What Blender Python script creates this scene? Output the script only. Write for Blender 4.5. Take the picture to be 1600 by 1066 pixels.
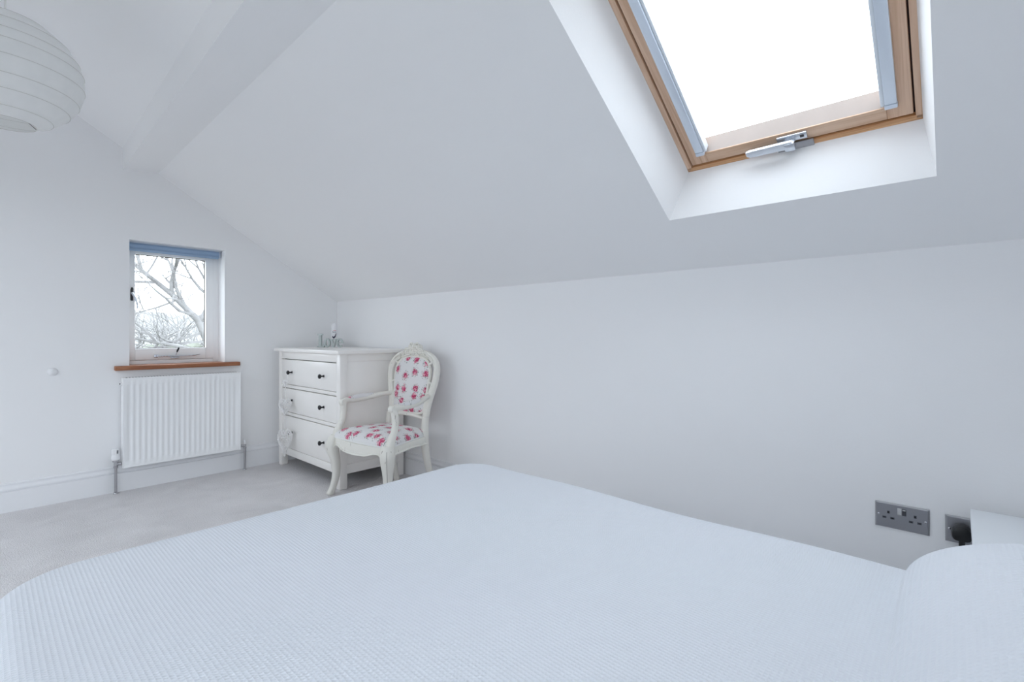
import bpy, bmesh, math, random
from mathutils import Vector, Matrix
PI = math.pi
SC = bpy.context.scene
C = SC.collection
for o in list(bpy.data.objects): bpy.data.objects.remove(o, do_unlink=True)

# ------------------------------------------------------------------ camera, sky, exposure
# room axes: x towards the low side wall, y towards the gable with the small window, z up; camera stands at x=0, y=0
F_PX, TH, HY, CH = 760.0, math.radians(47.5), 523.0, 1.03
YG, XK, ZK, TN = 4.07, 2.14, 1.3204, 0.62587        # gable, knee wall, knee wall height, tan of the roof pitch
XR, XL, YB = -0.10, -2.34, -0.62                     # ridge, left knee wall, wall behind the bed head
cam = bpy.data.cameras.new('camera'); camo = bpy.data.objects.new('camera', cam); C.objects.link(camo)
cam.sensor_width = 36.0; cam.lens = F_PX / 1600.0 * 36.0
cam.shift_y = -(533.0 - HY) / 1600.0
cam.clip_start = 0.02; cam.clip_end = 500
camo.location = (0, 0, CH)
camo.rotation_euler = (PI / 2, 0, -TH)
SC.camera = camo
SKY = 6.15
w = bpy.data.worlds.new('overcast_sky'); SC.world = w; w.use_nodes = True
w.node_tree.nodes['Background'].inputs[0].default_value = (0.855, 0.92, 1.02, 1)
w.node_tree.nodes['Background'].inputs[1].default_value = SKY
SC.view_settings.view_transform = 'Standard'; SC.view_settings.look = 'None'
SC.view_settings.exposure = 0.0; SC.view_settings.gamma = 1.0; SC.view_settings.use_curve_mapping = False
SC.cycles.use_denoising = True
SC.cycles.max_bounces = 14; SC.cycles.diffuse_bounces = 10; SC.cycles.glossy_bounces = 4
SC.cycles.transparent_max_bounces = 12; SC.cycles.caustics_reflective = False; SC.cycles.caustics_refractive = False
SC.cycles.sample_clamp_indirect = 8.0

# ------------------------------------------------------------------ materials
MATS = {}
def mat(name, col, rough=0.5, metal=0.0, spec=0.5, bump=None, noise=None, extra=None):
    m = bpy.data.materials.new(name); m.use_nodes = True
    nt = m.node_tree; b = nt.nodes['Principled BSDF']
    b.inputs['Base Color'].default_value = (*col, 1); b.inputs['Roughness'].default_value = rough
    b.inputs['Metallic'].default_value = metal; b.inputs['Specular IOR Level'].default_value = spec
    tc = nt.nodes.new('ShaderNodeTexCoord')
    if noise:      # (scale, amount) slight colour variation
        n = nt.nodes.new('ShaderNodeTexNoise'); n.inputs['Scale'].default_value = noise[0]; n.inputs['Detail'].default_value = 4
        nt.links.new(tc.outputs['Object'], n.inputs['Vector'])
        r = nt.nodes.new('ShaderNodeValToRGB'); k = noise[1]
        r.color_ramp.elements[0].position = .3; r.color_ramp.elements[1].position = .7
        r.color_ramp.elements[0].color = (*[max(0, c * (1 - k)) for c in col], 1)
        r.color_ramp.elements[1].color = (*[min(1, c * (1 + k)) for c in col], 1)
        nt.links.new(n.outputs['Fac'], r.inputs['Fac']); nt.links.new(r.outputs['Color'], b.inputs['Base Color'])
    if bump:       # (scale, distance, strength)
        n = nt.nodes.new('ShaderNodeTexNoise'); n.inputs['Scale'].default_value = bump[0]; n.inputs['Detail'].default_value = 3
        nt.links.new(tc.outputs['Object'], n.inputs['Vector'])
        bp = nt.nodes.new('ShaderNodeBump'); bp.inputs['Distance'].default_value = bump[1]; bp.inputs['Strength'].default_value = bump[2]
        nt.links.new(n.outputs['Fac'], bp.inputs['Height']); nt.links.new(bp.outputs['Normal'], b.inputs['Normal'])
    if extra: extra(nt, b, tc)
    MATS[name] = m; return m

def N(nt, typ, **kw):
    n = nt.nodes.new('ShaderNode' + typ)
    for k, v in kw.items():
        if k in n.inputs.keys(): n.inputs[k].default_value = v
        else: setattr(n, k, v)
    return n
def math_n(nt, op, a, b=None, c=None):
    n = nt.nodes.new('ShaderNodeMath'); n.operation = op
    for i, v in enumerate((a, b, c)):
        if v is None: continue
        if isinstance(v, (int, float)): n.inputs[i].default_value = v
        else: nt.links.new(v, n.inputs[i])
    return n.outputs[0]

def waffle(nt, b, tc):
    uv = N(nt, 'UVMap'); sp = N(nt, 'SeparateXYZ'); nt.links.new(uv.outputs[0], sp.inputs[0])
    p = 0.0076
    def s(o): return math_n(nt, 'ABSOLUTE', math_n(nt, 'SINE', math_n(nt, 'MULTIPLY', o, PI / p)))
    a, c = s(sp.outputs[0]), s(sp.outputs[1])
    cell = math_n(nt, 'MULTIPLY', a, c)                     # 1 in the middle of a cell, 0 on the ridges
    hgt = math_n(nt, 'SUBTRACT', 1.0, cell)
    bp = N(nt, 'Bump', Distance=0.0018, Strength=0.65); nt.links.new(hgt, bp.inputs['Height'])
    nt.links.new(bp.outputs[0], b.inputs['Normal'])
def woodgrain(axis, dark, light, sc=1.0, tilt=0.0):
    def f(nt, b, tc):
        mp = N(nt, 'Mapping'); s = [22 * sc, 22 * sc, 22 * sc]; s[axis] = 0.9 * sc; mp.inputs['Scale'].default_value = s
        mr = N(nt, 'Mapping'); mr.inputs['Rotation'].default_value = (0, tilt, 0)
        nt.links.new(tc.outputs['Object'], mr.inputs['Vector']); nt.links.new(mr.outputs[0], mp.inputs['Vector'])
        n = N(nt, 'TexNoise', Scale=3.0, Detail=6.0, Distortion=1.2); nt.links.new(mp.outputs[0], n.inputs['Vector'])
        r = N(nt, 'ValToRGB'); r.color_ramp.elements[0].position = .35; r.color_ramp.elements[1].position = .68
        r.color_ramp.elements[0].color = (*dark, 1); r.color_ramp.elements[1].color = (*light, 1)
        nt.links.new(n.outputs['Fac'], r.inputs['Fac']); nt.links.new(r.outputs['Color'], b.inputs['Base Color'])
        bp = N(nt, 'Bump', Distance=0.0006, Strength=0.3); nt.links.new(n.outputs['Fac'], bp.inputs['Height']); nt.links.new(bp.outputs[0], b.inputs['Normal'])
    return f
def carpet(nt, b, tc):
    n1 = N(nt, 'TexNoise', Scale=4.5, Detail=3.0, Distortion=.6); n2 = N(nt, 'TexNoise', Scale=260.0, Detail=2.0)
    n3 = N(nt, 'TexVoronoi', Scale=190.0)
    for n in (n1, n2, n3): nt.links.new(tc.outputs['Object'], n.inputs['Vector'])
    mix = math_n(nt, 'MULTIPLY_ADD', n2.outputs['Fac'], 0.80, math_n(nt, 'MULTIPLY', n1.outputs['Fac'], 0.24))
    r = N(nt, 'ValToRGB'); r.color_ramp.elements[0].position = .30; r.color_ramp.elements[1].position = .72
    r.color_ramp.elements[0].color = (.56, .54, .545, 1); r.color_ramp.elements[1].color = (.95, .93, .935, 1)
    nt.links.new(mix, r.inputs['Fac']); nt.links.new(r.outputs['Color'], b.inputs['Base Color'])
    hh = math_n(nt, 'ADD', n2.outputs['Fac'], math_n(nt, 'MULTIPLY', n3.outputs['Distance'], -1.2))
    bp = N(nt, 'Bump', Distance=0.006, Strength=0.6); nt.links.new(hh, bp.inputs['Height']); nt.links.new(bp.outputs[0], b.inputs['Normal'])
def floral(plane):
    def f(nt, b, tc):
        sp = N(nt, 'SeparateXYZ'); nt.links.new(tc.outputs['Object'], sp.inputs[0])
        cb = N(nt, 'CombineXYZ'); nt.links.new(sp.outputs[plane[0]], cb.inputs[0]); nt.links.new(sp.outputs[plane[1]], cb.inputs[1])
        mp = N(nt, 'Mapping'); mp.inputs['Location'].default_value = (.31, .12, 0); nt.links.new(cb.outputs[0], mp.inputs[0])
        vo = N(nt, 'TexVoronoi', voronoi_dimensions='2D', Scale=11.5, Randomness=.55); nt.links.new(mp.outputs[0], vo.inputs['Vector'])
        v2 = N(nt, 'TexVoronoi', voronoi_dimensions='2D', Scale=130.0); nt.links.new(mp.outputs[0], v2.inputs['Vector'])
        n2 = N(nt, 'TexNoise', Scale=105.0, Detail=2.5); nt.links.new(mp.outputs[0], n2.inputs['Vector'])
        d = math_n(nt, 'ADD', vo.outputs['Distance'], math_n(nt, 'MULTIPLY', math_n(nt, 'SUBTRACT', n2.outputs['Fac'], .5), .75))
        flower = math_n(nt, 'LESS_THAN', d, .245)
        ring = math_n(nt, 'MULTIPLY', math_n(nt, 'LESS_THAN', vo.outputs['Distance'], .44), math_n(nt, 'GREATER_THAN', n2.outputs['Fac'], .575))
        sc = N(nt, 'SeparateColor'); nt.links.new(v2.outputs['Color'], sc.inputs[0])
        pk = N(nt, 'ValToRGB'); pk.color_ramp.interpolation = 'CONSTANT'
        pk.color_ramp.elements[0].position = 0; pk.color_ramp.elements[0].color = (.50, .045, .13, 1)
        pk.color_ramp.elements[1].position = .42; pk.color_ramp.elements[1].color = (.66, .16, .27, 1)
        e = pk.color_ramp.elements.new(.74); e.color = (.80, .42, .49, 1)
        nt.links.new(sc.outputs[0], pk.inputs[0])
        m1 = N(nt, 'Mix', data_type='RGBA'); m1.inputs[6].default_value = (.80, .79, .785, 1); m1.inputs[7].default_value = (.36, .37, .34, 1)
        nt.links.new(ring, m1.inputs[0])
        m2 = N(nt, 'Mix', data_type='RGBA'); nt.links.new(flower, m2.inputs[0]); nt.links.new(m1.outputs[2], m2.inputs[6]); nt.links.new(pk.outputs[0], m2.inputs[7])
        nt.links.new(m2.outputs[2], b.inputs['Base Color'])
    return f
def worn(nt, b, tc):       # chalky cream paint rubbed through in short scratches
    n = N(nt, 'TexNoise', Scale=55.0, Detail=3.0); mp = N(nt, 'Mapping'); mp.inputs['Scale'].default_value = (1, 1, .25)
    nt.links.new(tc.outputs['Object'], mp.inputs[0]); nt.links.new(mp.outputs[0], n.inputs['Vector'])
    r = N(nt, 'ValToRGB'); r.color_ramp.elements[0].position = .27; r.color_ramp.elements[1].position = .31
    r.color_ramp.elements[0].color = (.42, .38, .33, 1); r.color_ramp.elements[1].color = (.82, .80, .735, 1)
    nt.links.new(n.outputs['Fac'], r.inputs[0]); nt.links.new(r.outputs[0], b.inputs['Base Color'])

mat('wall_paint', (.885, .885, .89), .75, spec=.25, bump=(160, .0008, .25))
mat('ceiling_paint', (.89, .89, .893), .8, spec=.2, bump=(120, .0008, .25))
mat('trim_paint', (.86, .865, .88), .35)
mat('window_paint', (.94, .94, .94), .35)
mat('carpet', (.5, .48, .47), .95, spec=.1, extra=carpet)
mat('waffle_cotton', (.80, .825, .87), .9, spec=.1, extra=waffle)
mat('mattress_fabric', (.8, .8, .8), .9)
mat('divan_fabric', (.62, .62, .63), .9, bump=(300, .001, .4))
mat('chest_paint', (.925, .90, .865), .28, noise=(2, .01))
mat('worn_line', (.30, .28, .26), .8)
mat('sash_gap_shade', (.5, .5, .52), .6)
mat('table_paint', (.82, .85, .88), .35)
mat('pine_skylit', (.50, .43, .39), .4, noise=(14, .03))
mat('chest_gap_shade', (.06, .058, .055), .8)
mat('black_knob', (.012, .012, .014), .25)
mat('chair_paint', (.76, .75, .70), .55, extra=worn)
mat('chair_fabric_back', (.8, .79, .785), .9, extra=floral((0, 2)))
mat('chair_fabric_seat', (.8, .79, .785), .9, extra=floral((0, 1)))
mat('sill_wood', (.33, .13, .06), .4, extra=woodgrain(0, (.25, .085, .035), (.40, .165, .075)))
mat('pine_y', (.6, .4, .25), .4, extra=woodgrain(1, (.62, .40, .26), (.78, .57, .42), .9))
mat('pine_b', (.6, .4, .25), .4, extra=woodgrain(2, (.58, .36, .23), (.76, .54, .39), .9, PI / 2 - math.atan(TN)))
mat('pine_orange', (.5, .28, .12), .4, extra=woodgrain(1, (.46, .22, .09), (.72, .43, .23), 1.2))
mat('gasket', (.05, .03, .025), .8)
mat('aluminium', (.72, .79, .88), .35, metal=.35)
mat('aluminium_white', (.80, .85, .90), .3)
mat('steel', (.42, .42, .44), .36, metal=.95)
mat('chrome', (.55, .55, .57), .15, metal=1.0)
mat('silver', (.66, .70, .76), .25, metal=.8)
mat('iron', (.03, .03, .035), .4)
mat('radiator_paint', (.92, .925, .93), .3)
mat('radiator_slot', (.16, .17, .18), .7)
mat('white_plastic', (.85, .85, .86), .35)
mat('dark_plastic', (.05, .055, .065), .4)
mat('insert_grey', (.12, .125, .14), .45)
mat('black_plastic', (.006, .006, .007), .35)
mat('switch_white', (.62, .62, .62), .25, metal=.2)
mat('switch_dark', (.10, .10, .11), .3, metal=.5)
mat('blind_fabric', (.31, .43, .60), .8, bump=(500, .0006, .4))
mat('blind_tube', (.60, .65, .72), .5)
mat('mint_glitter', (.49, .54, .53), .5, noise=(180, .14), bump=(300, .001, .4))
mat('can_white', (.86, .86, .88), .25)
mat('can_navy', (.012, .014, .05), .4)
mat('can_red', (.55, .06, .08), .4)
mat('wicker', (.90, .89, .885), .7)
mat('string', (.78, .77, .76), .8)
mat('bark', (.26, .255, .255), .9, noise=(3, .2))
mat('twig', (.20, .195, .195), .9)
mat('field', (.17, .17, .14), 1.0, noise=(.05, .25))
mat('hill', (.20, .20, .19), 1.0, noise=(.08, .2))
mat('hedge', (.17, .18, .15), 1.0, noise=(1.2, .35))
mat('flex', (.82, .82, .80), .5)
mat('rib_wire', (.66, .65, .62), .6)
mat('bulb_glass', (.85, .85, .84), .2)

def glass_mat(name):
    m = bpy.data.materials.new(name); m.use_nodes = True; nt = m.node_tree; nt.nodes.clear()
    o = N(nt, 'OutputMaterial'); t = N(nt, 'BsdfTransparent'); g = N(nt, 'BsdfGlossy', Roughness=.0)
    t.inputs[0].default_value = (.96, .975, .97, 1)
    lw = N(nt, 'LayerWeight', Blend=.5); mx = N(nt, 'MixShader')      # Schlick-like, the same from both sides of the thin pane
    nt.links.new(math_n(nt, 'MULTIPLY_ADD', math_n(nt, 'POWER', lw.outputs['Facing'], 5.0), .5, .035), mx.inputs[0]); nt.links.new(t.outputs[0], mx.inputs[1]); nt.links.new(g.outputs[0], mx.inputs[2])
    nt.links.new(mx.outputs[0], o.inputs[0]); MATS[name] = m
glass_mat('pane_glass')
def paper_mat(name):
    m = bpy.data.materials.new(name); m.use_nodes = True; nt = m.node_tree; nt.nodes.clear()
    o = N(nt, 'OutputMaterial'); d = N(nt, 'BsdfDiffuse'); t = N(nt, 'BsdfTranslucent'); mx = N(nt, 'MixShader'); mx.inputs[0].default_value = .30
    tc = N(nt, 'TexCoord'); n = N(nt, 'TexNoise', Scale=24.0, Detail=5.0); nt.links.new(tc.outputs['Object'], n.inputs['Vector'])
    r = N(nt, 'ValToRGB'); r.color_ramp.elements[0].color = (.88, .885, .88, 1); r.color_ramp.elements[1].color = (.97, .97, .96, 1)
    nt.links.new(n.outputs['Fac'], r.inputs[0])
    for s in (d, t): nt.links.new(r.outputs[0], s.inputs[0])
    nt.links.new(d.outputs[0], mx.inputs[1]); nt.links.new(t.outputs[0], mx.inputs[2]); nt.links.new(mx.outputs[0], o.inputs[0]); MATS[name] = m
paper_mat('rice_paper')

# ------------------------------------------------------------------ mesh helpers
def new(): return bmesh.new()
def box(bm, x0, x1, y0, y1, z0, z1, bev=0.0, seg=2, M=None):
    b = bmesh.new(); bmesh.ops.create_cube(b, size=1.0)
    bmesh.ops.scale(b, vec=(x1 - x0, y1 - y0, z1 - z0), verts=b.verts)
    if bev > 0: bmesh.ops.bevel(b, geom=list(b.edges), offset=bev, segments=seg, affect='EDGES', profile=.5, clamp_overlap=True)
    bmesh.ops.translate(b, vec=((x0 + x1) / 2, (y0 + y1) / 2, (z0 + z1) / 2), verts=b.verts)
    if M is not None: b.transform(M)
    return add(bm, b)
def add(bm, b):
    mp = {v: bm.verts.new(v.co) for v in b.verts}
    for f in b.faces:
        try: bm.faces.new([mp[v] for v in f.verts]).smooth = f.smooth
        except ValueError: pass
    b.free(); return bm
def quad(bm, *pts): bm.faces.new([bm.verts.new(p) for p in pts]); return bm
def rings(bm, R, closed=False, caps=True):
    V = [[bm.verts.new(p) for p in r] for r in R]; n = len(V[0])
    k = len(V)
    for i in range(k if closed else k - 1):
        a, b = V[i], V[(i + 1) % k]
        for j in range(n): bm.faces.new((a[j], a[(j + 1) % n], b[(j + 1) % n], b[j]))
    if caps and not closed:
        bm.faces.new(list(reversed(V[0]))); bm.faces.new(V[-1])
    return bm
def tube(bm, pts, rad, n=8, closed=False, flat=1.0, up=None, twist=0.0):
    pts = [Vector(p) for p in pts]; k = len(pts); R = []; prev = None
    for i, p in enumerate(pts):
        if closed: t = pts[(i + 1) % k] - pts[i - 1]
        else: t = pts[min(i + 1, k - 1)] - pts[max(i - 1, 0)]
        t.normalize()
        if up is not None: a = Vector(up) - t * Vector(up).dot(t)
        elif prev is None: a = t.orthogonal()
        else: a = prev - t * prev.dot(t)
        if a.length < 1e-6: a = t.orthogonal()
        a.normalize(); prev = a; c = t.cross(a)
        r = rad[i] if isinstance(rad, (list, tuple)) else rad
        R.append([p + (a * math.cos(2 * PI * j / n + twist) * r + c * math.sin(2 * PI * j / n + twist) * r * flat) for j in range(n)])
    return rings(bm, R, closed)
def lathe(bm, prof, cx=0, cy=0, n=24, axis='z', o=(0, 0, 0)):
    R = []
    for r, h in prof:
        r = max(r, 1e-5); ring = []
        for j in range(n):
            a = 2 * PI * j / n; u, v = r * math.cos(a), r * math.sin(a)
            p = {'z': (u, v, h), 'y': (u, h, -v), 'x': (h, u, v)}[axis]
            ring.append((p[0] + o[0] + cx, p[1] + o[1] + cy, p[2] + o[2]))
        R.append(ring)
    return rings(bm, R)
def prism(bm, poly, fn, t0, t1):       # poly of 2-D points, fn(u, v, t) -> 3-D
    return rings(bm, [[fn(u, v, t0) for u, v in poly], [fn(u, v, t1) for u, v in poly]])
def cat(pts, sub=6, closed=False):     # Catmull-Rom through points of any dimension
    out = []; k = len(pts)
    for i in range(k if closed else k - 1):
        P = [pts[(i + d) % k] if closed else pts[min(max(i + d, 0), k - 1)] for d in (-1, 0, 1, 2)]
        for s in range(sub):
            t = s / sub
            out.append(tuple(.5 * (2 * b + (c - a) * t + (2 * a - 5 * b + 4 * c - d) * t * t + (3 * b - a - 3 * c + d) * t ** 3) for a, b, c, d in zip(*P)))
    if not closed: out.append(tuple(pts[-1]))
    return out
def obj(name, bm, m, parent=None, smooth=None, local=False):
    bmesh.ops.recalc_face_normals(bm, faces=bm.faces)
    if parent is not None and not local: bm.transform(parent.matrix_basis.inverted())
    me = bpy.data.meshes.new(name); bm.to_mesh(me); bm.free()
    me.materials.append(MATS[m])
    if smooth is not None:
        for p in me.polygons: p.use_smooth = True
        me.set_sharp_from_angle(angle=math.radians(smooth))
    o = bpy.data.objects.new(name, me); C.objects.link(o)
    if parent is not None: o.parent = parent
    return o
def sub(o, parent):                    # sub-part: parent it under a part that has no transform of its own
    o.parent = parent; return o
def tag(o, label, catg=None, group=None, kind=None):
    o['label'] = label
    if catg: o['category'] = catg
    if group: o['group'] = group
    if kind: o['kind'] = kind
    return o
def thing(name, label, catg, loc=(0, 0, 0), rz=0.0, group=None, kind=None):
    o = bpy.data.objects.new(name, None); C.objects.link(o); o.empty_display_size = .1
    o.location = loc; o.rotation_euler = (0, 0, rz)
    o.matrix_basis = Matrix.Translation(loc) @ Matrix.Rotation(rz, 4, 'Z')
    return tag(o, label, catg, group, kind)
def struct(name, bm, m, label, smooth=None):
    return tag(obj(name, bm, m, None, smooth), label, None, None, 'structure')
def slope(x): return ZK + TN * (XK - x) if x >= XR else ZK + TN * (XK - XR) * (x - XL) / (XR - XL)
PITCH = math.atan(TN); CP, SP = math.cos(PITCH), math.sin(PITCH)
def S3(b, n, y): return (XK - b * CP + n * SP, y, ZK + b * SP + n * CP)     # roof-slope coordinates: b up the slope, n outwards

# ------------------------------------------------------------------ room shell
bm = new(); quad(bm, (XL, YB, 0), (XK, YB, 0), (XK, YG, 0), (XL, YG, 0)); struct('floor', bm, 'carpet', 'pale beige grey carpet')
WX0, WX1, WZ0, WZ1, WD = .667, 1.239, .815, 1.665, .25
bm = new()
for poly in ([(XL, 0), (WX0, 0), (WX0, slope(WX0)), (XR, slope(XR)), (XL, ZK)], [(WX1, 0), (XK, 0), (XK, ZK), (WX1, slope(WX1))],
             [(WX0, 0), (WX1, 0), (WX1, WZ0), (WX0, WZ0)], [(WX0, WZ1), (WX1, WZ1), (WX1, slope(WX1)), (WX0, slope(WX0))]):
    quad(bm, *[(x, YG, z) for x, z in poly])
cs = [(WX0, WZ0), (WX1, WZ0), (WX1, WZ1), (WX0, WZ1)]
for i in range(4):
    a, b = cs[i], cs[(i + 1) % 4]; quad(bm, (a[0], YG, a[1]), (b[0], YG, b[1]), (b[0], YG + WD, b[1]), (a[0], YG + WD, a[1]))
struct('wall_gable', bm, 'wall_paint', 'white gable wall with a small window')
bm = new(); quad(bm, (XK, YB, 0), (XK, YG, 0), (XK, YG, ZK), (XK, YB, ZK)); struct('wall_right', bm, 'wall_paint', 'low white side wall under the roof slope')
bm = new(); quad(bm, (XL, YB, 0), (XL, YG, 0), (XL, YG, ZK), (XL, YB, ZK)); struct('wall_left', bm, 'wall_paint', 'low white side wall under the opposite roof slope')
KX0, KX1, KZ0, KZ1 = -1.72, -.14, .22, 1.70  # opening for the added back window, out of view
bm = new()
for poly in ([(XL, 0), (KX0, 0), (KX0, slope(KX0)), (XL, ZK)], [(KX1, 0), (XK, 0), (XK, ZK), (XR, slope(XR)), (KX1, slope(KX1))],
             [(KX0, 0), (KX1, 0), (KX1, KZ0), (KX0, KZ0)], [(KX0, min(KZ1, slope(KX0))), (KX1, KZ1), (KX1, slope(KX1)), (KX0, slope(KX0) + .001)]):
    quad(bm, *[(x, YB, z) for x, z in poly])
cs = [(KX0, KZ0), (KX1, KZ0), (KX1, KZ1), (KX0, min(KZ1, slope(KX0)))]
for i in range(4):
    a, b = cs[i], cs[(i + 1) % 4]; quad(bm, (a[0], YB, a[1]), (b[0], YB, b[1]), (b[0], YB - .2, b[1]), (a[0], YB - .2, a[1]))
struct('wall_back', bm, 'wall_paint', 'white wall behind the bed head')

# right slope with the roof window opening and its plastered reveals
OB0, OB1, OY0, OY1 = .3185, 1.46, .045, .855         # opening in the ceiling
FB0, FB1, FY0, FY1, FN = .399, 1.385, .078, .783, .17  # timber frame
BT = (XK - XR) / CP
bm = new()
for (b0, b1, y0, y1) in [(0, BT, OY1, YG), (0, BT, YB, OY0), (0, OB0, OY0, OY1), (OB1, BT, OY0, OY1)]:
    quad(bm, S3(b0, 0, y0), S3(b1, 0, y0), S3(b1, 0, y1), S3(b0, 0, y1))
oc = [(OB0, OY0), (OB1, OY0), (OB1, OY1), (OB0, OY1)]; fc = [(FB0, FY0), (FB1, FY0), (FB1, FY1), (FB0, FY1)]
for i in range(4):
    j = (i + 1) % 4
    quad(bm, S3(oc[i][0], 0, oc[i][1]), S3(oc[j][0], 0, oc[j][1]), S3(fc[j][0], FN + .01, fc[j][1]), S3(fc[i][0], FN + .01, fc[i][1]))
struct('ceiling', bm, 'ceiling_paint', 'white sloping ceiling with the roof window')
# left slope with openings for the added, unseen roof windows
def L3(b, n, y): p = S3(b, n, y); return (XL + XK - p[0] , p[1], p[2])
SLB0, SLB1 = .10, 1.16
ADDED_LWIN = ((1.3, 1.95), (2.35, 3.75))
bm = new()
ys = [YB] + [y for p in ADDED_LWIN for y in p] + [YG]
for i in range(0, len(ys), 2): quad(bm, L3(0, 0, ys[i]), L3(BT, 0, ys[i]), L3(BT, 0, ys[i + 1]), L3(0, 0, ys[i + 1]))
for SLY0, SLY1 in ADDED_LWIN:
    for b0, b1 in ((0, SLB0), (SLB1, BT)): quad(bm, L3(b0, 0, SLY0), L3(b1, 0, SLY0), L3(b1, 0, SLY1), L3(b0, 0, SLY1))
    lc = [(SLB0, SLY0), (SLB1, SLY0), (SLB1, SLY1), (SLB0, SLY1)]
    for i in range(4):
        j = (i + 1) % 4
        quad(bm, L3(lc[i][0], 0, lc[i][1]), L3(lc[j][0], 0, lc[j][1]), L3(lc[j][0], .18, lc[j][1]), L3(lc[i][0], .18, lc[i][1]))
struct('ceiling', bm, 'ceiling_paint', 'white sloping ceiling on the far side of the ridge')

# boxed-in purlin under the slope
bm = new()
g0 = [(.633, YG, 2.122), (.826, YG, 2.1432), (.80, YG, 2.30), (.633, YG, 2.30)]
def at_y(p, q, y): t = (y - p[1]) / (q[1] - p[1]); return tuple(a + (b - a) * t for a, b in zip(p, q))
f0 = [at_y((.633, YG, 2.122), (.580, 1.716, 2.122), YB), at_y((.826, YG, 2.1432), (.809, 1.788, 2.1534), YB)]
f0 += [(.76, YB, 2.32), (f0[0][0], YB, 2.32)]
rings(bm, [g0, f0]); struct('trim_1', bm, 'ceiling_paint', 'white boxed-in purlin beam under the sloping ceiling')

# skirting boards
SK = [(0, 0), (.019, 0), (.019, .117), (.017, .119), (.009, .119), (.009, .124), (.0165, .126), (.0175, .131), (.014, .140), (.010, .146), (.009, .156), (.011, .159), (.010, .165), (0, .167)]
bm = new(); prism(bm, SK, lambda u, v, t: (t, YG - u, v), XL, XK); struct('baseboard_gable', bm, 'trim_paint', 'white moulded skirting board below the window', 40)
bm = new(); prism(bm, SK, lambda u, v, t: (XK - u, t, v), YB, YG - .0005); struct('baseboard_right', bm, 'trim_paint', 'white moulded skirting board along the low side wall', 40)
bm = new(); prism(bm, SK, lambda u, v, t: (XL + u, t, v), YB, YG); struct('baseboard_left', bm, 'trim_paint', 'white moulded skirting board along the opposite side wall', 40)

# ------------------------------------------------------------------ window_1: small casement in the gable
W1 = thing('window_1', 'small white timber casement window in the gable', None, (.953, YG, WZ0), kind='structure')
FY = 4.215
def frame_rect(bm, x0, x1, z0, z1, wl, wr, wb, wt, y0, y1, bev=.004):
    box(bm, x0, x0 + wl, y0, y1, z0, z1, bev); box(bm, x1 - wr, x1, y0, y1, z0, z1, bev)
    box(bm, x0 + wl, x1 - wr, y0, y1, z0, z0 + wb, bev); box(bm, x0 + wl, x1 - wr, y0, y1, z1 - wt, z1, bev)
bm = new(); frame_rect(bm, WX0, WX1 + .001, WZ0, WZ1, .026, .038, .034, .03, FY, FY + .07)
obj('outer_frame', bm, 'window_paint', W1, 40)
sx0, sx1, sz0, sz1 = WX0 + .022, WX1 - .034, WZ0 + .036, WZ1 - .026
bm = new(); frame_rect(bm, sx0 - .004, sx1 + .004, sz0 - .004, sz1 + .003, .02, .02, .02, .02, FY + .012, FY + .016, 0); obj('shadow_gap', bm, 'sash_gap_shade', W1)  # grey strip standing in for the shade between frame and sash
sash = []
gx0, gx1, gz0, gz1 = .722, 1.152, .932, 1.593
for nm, a in (('sash_stile', (sx0, gx0, sz0, sz1)), ('sash_stile', (gx1, sx1, sz0, sz1)), ('sash_rail', (gx0, gx1, sz0, gz0)), ('sash_rail', (gx0, gx1, gz1, sz1))):
    bm = new(); box(bm, a[0], a[1], FY - .006, FY + .04, a[2], a[3], .004); obj(nm, bm, 'window_paint', W1, 40)
# putty bead round the glass
bm = new(); frame_rect(bm, gx0 - .001, gx1 + .001, gz0 - .001, gz1 + .001, .004, .004, .004, .005, FY + .022, FY + .03, 0); obj('glazing_gasket', bm, 'gasket', W1)
bm = new(); box(bm, gx0 - .002, gx1 + .002, FY + .030, FY + .034, gz0 - .002, gz1 + .002); obj('pane', bm, 'pane_glass', W1)
bm = new(); box(bm, .587, 1.335, YG - .04, YG + WD - .1, WZ0 - .021, WZ0 + .008, .005, 3); obj('window_sill', bm, 'sill_wood', W1, 40)
# casement fastener on the left stile
bm = new(); box(bm, .695, .711, FY - .012, FY - .005, 1.265, 1.345, .003); fp = obj('fastener_plate', bm, 'iron', W1, 40)
bm = new(); tube(bm, cat([(.703, FY - .018, 1.318), (.708, FY - .035, 1.30), (.720, FY - .04, 1.27), (.729, FY - .038, 1.235), (.728, FY - .034, 1.208)]), [.007] * 8 + [.006] * 10 + [.004] * 7, 8); sub(obj('fastener_handle', bm, 'silver', W1, 60), fp)
bm = new(); lathe(bm, [(.0, 1.335), (.007, 1.337), (.008, 1.345), (.005, 1.355), (0, 1.358)], .703, FY - .016, 10); sub(obj('fastener_finial', bm, 'black_knob', W1, 60), fp)
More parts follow.
